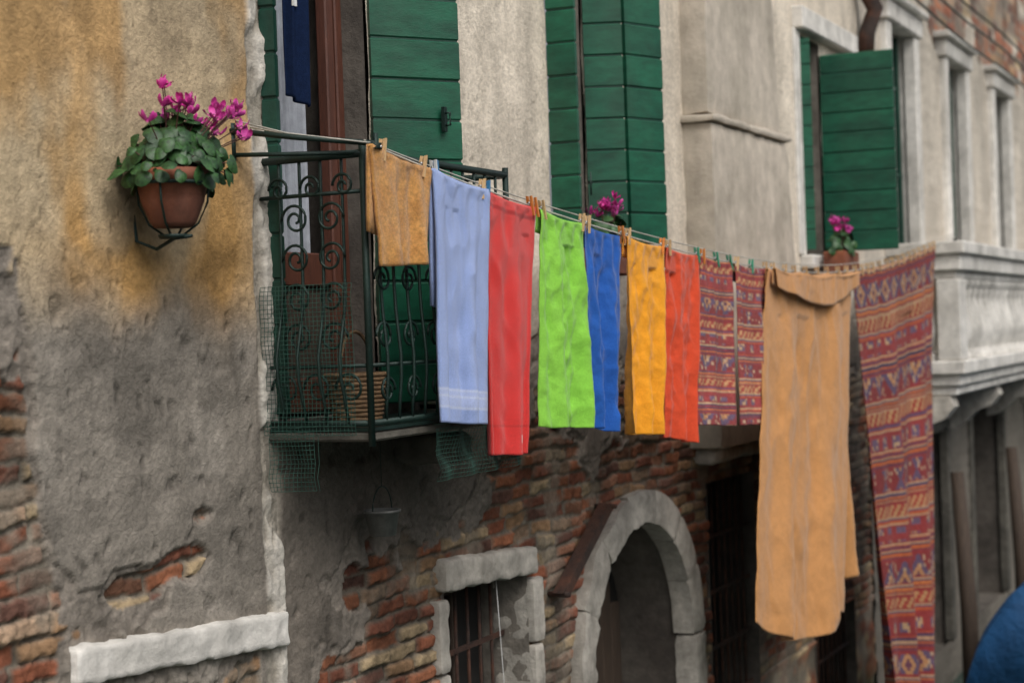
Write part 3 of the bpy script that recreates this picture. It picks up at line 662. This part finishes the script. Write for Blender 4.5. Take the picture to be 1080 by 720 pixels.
# ------------------------------------------------------------------ second house
xs=axis([(13.2,30,.04)],[]);zs=axis([(-.6,9,.04)],[])
S,Z=np.meshgrid(xs,zs,indexing='ij')
hb,Cb=brick(S*.5,Z*.5)
f=fbm(S*1.2,Z*1.2,5,131)-.52+.30*(1-sst(5.8,6.6,Z))
pl=sst(-.02,.03,f)
Cp=np.zeros_like(Cb)+np.array([.52,.465,.39]);Cp*=(.7+.6*fbm(S*3,Z*2,4,133))[...,None]
Cc=mixc(Cb*1.15+.02,Cp,pl);low_shade=1-sst(2.2,3.2,Z);Cc=mixc(Cc,Cc*.34,low_shade)  # shade under the balcony painted into the wall colour
wB=[(14.2,15.1),(16.6,17.5),(19.2,20.1),(22.2,23.1),(25.4,26.3)]
P=np.stack([S,.02-hb*.5-pl*.02,Z],-1);cx=(S[:-1,:-1]+S[1:,1:])/2;cz=(Z[:-1,:-1]+Z[1:,1:])/2
keep=np.ones(cx.shape,bool)
for a,b_ in wB: keep&=~((cx>a)&(cx<b_)&(cz>3.3)&(cz<6.2))
lowB=[(14.6,16.1,.4,2.5),(17.4,19.2,.4,2.6),(21,22.6,.4,2.5)]
for a,b_,c,d in lowB: keep&=~((cx>a)&(cx<b_)&(cz>c)&(cz<d))
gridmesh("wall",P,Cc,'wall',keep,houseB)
mb=MB()
for a,b_ in wB:
    opening(mb,a-.03,b_+.03,3.27,6.23,.18,'stone_w')
    mb.bbox(a-.18,a+.0,-.07,.05,3.25,6.2,'stone_w',.012);mb.bbox(b_,b_+.18,-.07,.05,3.25,6.2,'stone_w',.012)
    mb.bbox(a-.22,b_+.22,-.10,.05,6.203,6.38,'stone_w',.015);mb.bbox(a-.28,b_+.28,-.15,.05,6.384,6.45,'stone_w',.015)
    mb.bbox(a+.03,a+.09,.08,.12,3.3,6.2,'dgreen',.005);mb.bbox(b_-.09,b_-.03,.08,.12,3.3,6.2,'dgreen',.005);mb.bbox((a+b_)/2-.04,(a+b_)/2+.04,.08,.12,3.3,6.2,'dgreen',.005)
    for zz in (4.1,4.9,5.7): mb.bbox(a+.09,b_-.09,.09,.11,zz,zz+.04,'dgreen',.004)
for a,b_,c,d in lowB:
    opening(mb,a-.04,b_+.04,c-.04,d+.04,.4,'reveal_d');mb.bbox(a-.15,a,-.04,.05,.4,d,'stone_d',.01);mb.bbox(b_,b_+.15,-.04,.05,.4,d,'stone_d',.01);mb.bbox(a-.2,b_+.2,-.05,.05,d+.003,d+.2,'stone_d',.01)
mb.done("windows",houseB)
mb=MB();mb.box(13.2,30,.42,7,-.6,9,'reveal');mb.done("wall_core",houseB)
mb=MB();mb.box(13.4,30.3,-.5,7.4,9.22,9.4,'roof');mb.done("roof",houseB)
mb=MB();bx0,bx1,by=14.0,22.5,-.62
for z0,z1,o in [(2.92,3.0,-.06),(3.002,3.10,-.02),(3.102,3.22,.03),(3.92,3.99,-.03),(3.992,4.13,.02),(4.132,4.24,.06)]:
    mb.bbox(bx0-o,bx1+o,by-o,.0,z0,z1,'stone_w',.012)
def bal_(x,y):
    mb.lathe((x,y,3.222),[(.075,0),(.075,.05),(.045,.07),(.05,.10),(.088,.20),(.092,.27),(.07,.38),(.042,.50),(.038,.56),(.055,.60),(.05,.63),(.075,.65),(.075,.698)],'stone_w',12)
for i in range(31): bal_(14.46+.265*i,by+.09)
for i in range(2): bal_(bx0+.1,by+.30+.2*i)
mb.bbox(bx0-.0,bx0+.28,by,by+.2,3.222,3.918,'stone_w',.01);mb.bbox(18.7,18.95,by-.01,by+.2,3.222,3.918,'stone_w',.01)
for x in (14.15,16.3,18.5,20.7):
    pr=[(0,2.915),(-.50,2.915),(-.53,2.82),(-.45,2.72),(-.30,2.66),(-.2,2.56),(-.1,2.50),(0,2.48)];vs=[]
    for xx in (x-.11,x+.11): vs+=[(xx,a,b_) for a,b_ in pr]
    n=8;fs=[tuple(range(n)),tuple(range(n,2*n))[::-1]]+[(i,n+i,n+(i+1)%n,(i+1)%n) for i in range(n)]
    mb.add(vs,fs,'stone')
mb.done("stone_balcony",houseB)
mb=MB();mb.tube([(13.15,-.08,9),(13.15,-.08,6.35),(13.25,-.16,6.15),(13.2,-.1,5.95),(13.2,-.08,5.75)],.07,'rust',10);mb.done("drainpipe")
mb=MB()
for i,zz in enumerate((6.9,6.7,6.45)): mb.tube([(13+j*.8,-.16-.02*i,zz+.02*math.sin(j)-.01*j) for j in range(14)],.012,'iron',5)
mb.done("wall_cables")
for x,y in ((14.6,-.5),(17.4,-.5)):
    mb=MB();mb.tube([(x,y,-.6),(x+.05,y+.02,1.0),(x+.12,y+.1,2.2)],[.08,.075,.06],'dwood',10);mb.done("mooring_post")
# boat with tarpaulin stretched over hoops, stern towards us
bt=empty("covered_boat",(15.5,-1.55,.3))
n=34;m=14;Pb=np.zeros((n,m,3))
for i in range(n):
    t=i/(n-1);x=12.95+5.2*t;wd=.70*max(0.,1-t**3.2)**.8*(.93+.07*min(1,t*6))+.01
    for j in range(m):
        a=math.pi*j/(m-1);Pb[i,j]=(x,-1.55+wd*math.cos(a),.52-.62*max(0.,math.sin(a))**.5+.25*t**3)
gridmesh("hull",Pb,None,'hull',parent=bt,solid=.04)
mb=MB();mb.add([tuple(Pb[0,j]) for j in range(m)],[tuple(range(m))],'hull');mb.done("transom",bt)
n=70;m=50;Uu,Vv=np.meshgrid(np.linspace(0,1,n),np.linspace(-1,1,m),indexing='ij')
wd=.74*np.clip(1-Uu**3.4,0,1)**.7+.01
hgt=np.interp(Uu,[0,.012,.03,.5,1],[.02,.7,.86,.80,.15])
prof_=np.clip(1-np.abs(Vv)**2.8,0,1)**.9
zz=.56+hgt*prof_*1.08+.05*(fbm(Uu*14,Vv*5,4,5)-.5)*(hgt>.1)+.03*np.cos(Uu*2*np.pi*6)*prof_
yy=-1.48+wd*Vv+.02*(fbm(Uu*20,Vv*3,3,6)-.5)
Pt=np.stack([12.93+4.9*Uu,yy,zz],-1);gridmesh("tarpaulin",Pt,None,'tarp',parent=bt,solid=.01)
mb=MB();mb.add([(-300,-300,0),(300,-300,0),(300,300,0),(-300,300,0)],[(0,1,2,3)],'water');mb.done("canal_water")
opp=empty("unseen_opposite_house",(5,-12,0))  # unseen house across the canal, added to block low sky light
mb=MB();mb.box(-12,32,-18,-11.5,-.6,6,'chim');mb.done("wall",opp)
mb=MB()
for x in range(-10,31,3):
    for z in (1.0,3.6): mb.bbox(x-.15,x+1.15,-11.5,-11.4,z,z+1.8,'stone_w');mb.box(x,x+1,-11.4,-11.39,z+.15,z+1.65,'dark')
mb.done("windows",opp)
mb=MB();mb.box(-12.4,32.4,-18.4,-11.1,6.003,6.2,'roof');mb.done("roof",opp)
# ------------------------------------------------------------------ light
W=bpy.data.worlds.new("World");scene.world=W;W.use_nodes=True;nt=W.node_tree;bg=nt.nodes["Background"]
sky=nt.nodes.new("ShaderNodeTexSky");sky.sky_type='NISHITA';sky.sun_disc=False;sky.sun_elevation=math.radians(50);sky.sun_rotation=math.radians(215);sky.dust_density=4;sky.air_density=1.2
hs=nt.nodes.new("ShaderNodeHueSaturation");hs.inputs["Saturation"].default_value=.35
nt.links.new(sky.outputs[0],hs.inputs["Color"]);nt.links.new(hs.outputs[0],bg.inputs[0]);bg.inputs[1].default_value=.15
sd=bpy.data.lights.new("sun",'SUN');sd.energy=1.5;sd.angle=math.radians(30);sd.color=(1,.97,.925);so=bpy.data.objects.new("sun",sd);scene.collection.objects.link(so)
d=Vector((math.sin(math.radians(215))*math.cos(math.radians(50)),math.cos(math.radians(215))*math.cos(math.radians(50)),math.sin(math.radians(50))))
so.rotation_euler=d.to_track_quat('Z','Y').to_euler()
scene.view_settings.view_transform='Standard';scene.view_settings.look='None';scene.view_settings.exposure=0
# ------------------------------------------------------------------ camera
th=math.radians(26.8);p=math.radians(.35);r=math.radians(2)
F=Vector((math.cos(th)*math.cos(p),math.sin(th)*math.cos(p),-math.sin(p)));R0=Vector((math.sin(th),-math.cos(th),0));U0=R0.cross(F)
R=R0*math.cos(r)-U0*math.sin(r);U=U0*math.cos(r)+R0*math.sin(r)
cd=bpy.data.cameras.new("camera");cd.sensor_width=36;cd.lens=56.67;cd.clip_end=600;cd.dof.use_dof=True;cd.dof.focus_distance=6.0;cd.dof.aperture_fstop=2.2
co=bpy.data.objects.new("camera",cd);scene.collection.objects.link(co)
mw=Matrix((R,U,-F)).transposed().to_4x4();mw.translation=Vector((0,-3.4,3.6));co.matrix_world=mw;scene.camera=co
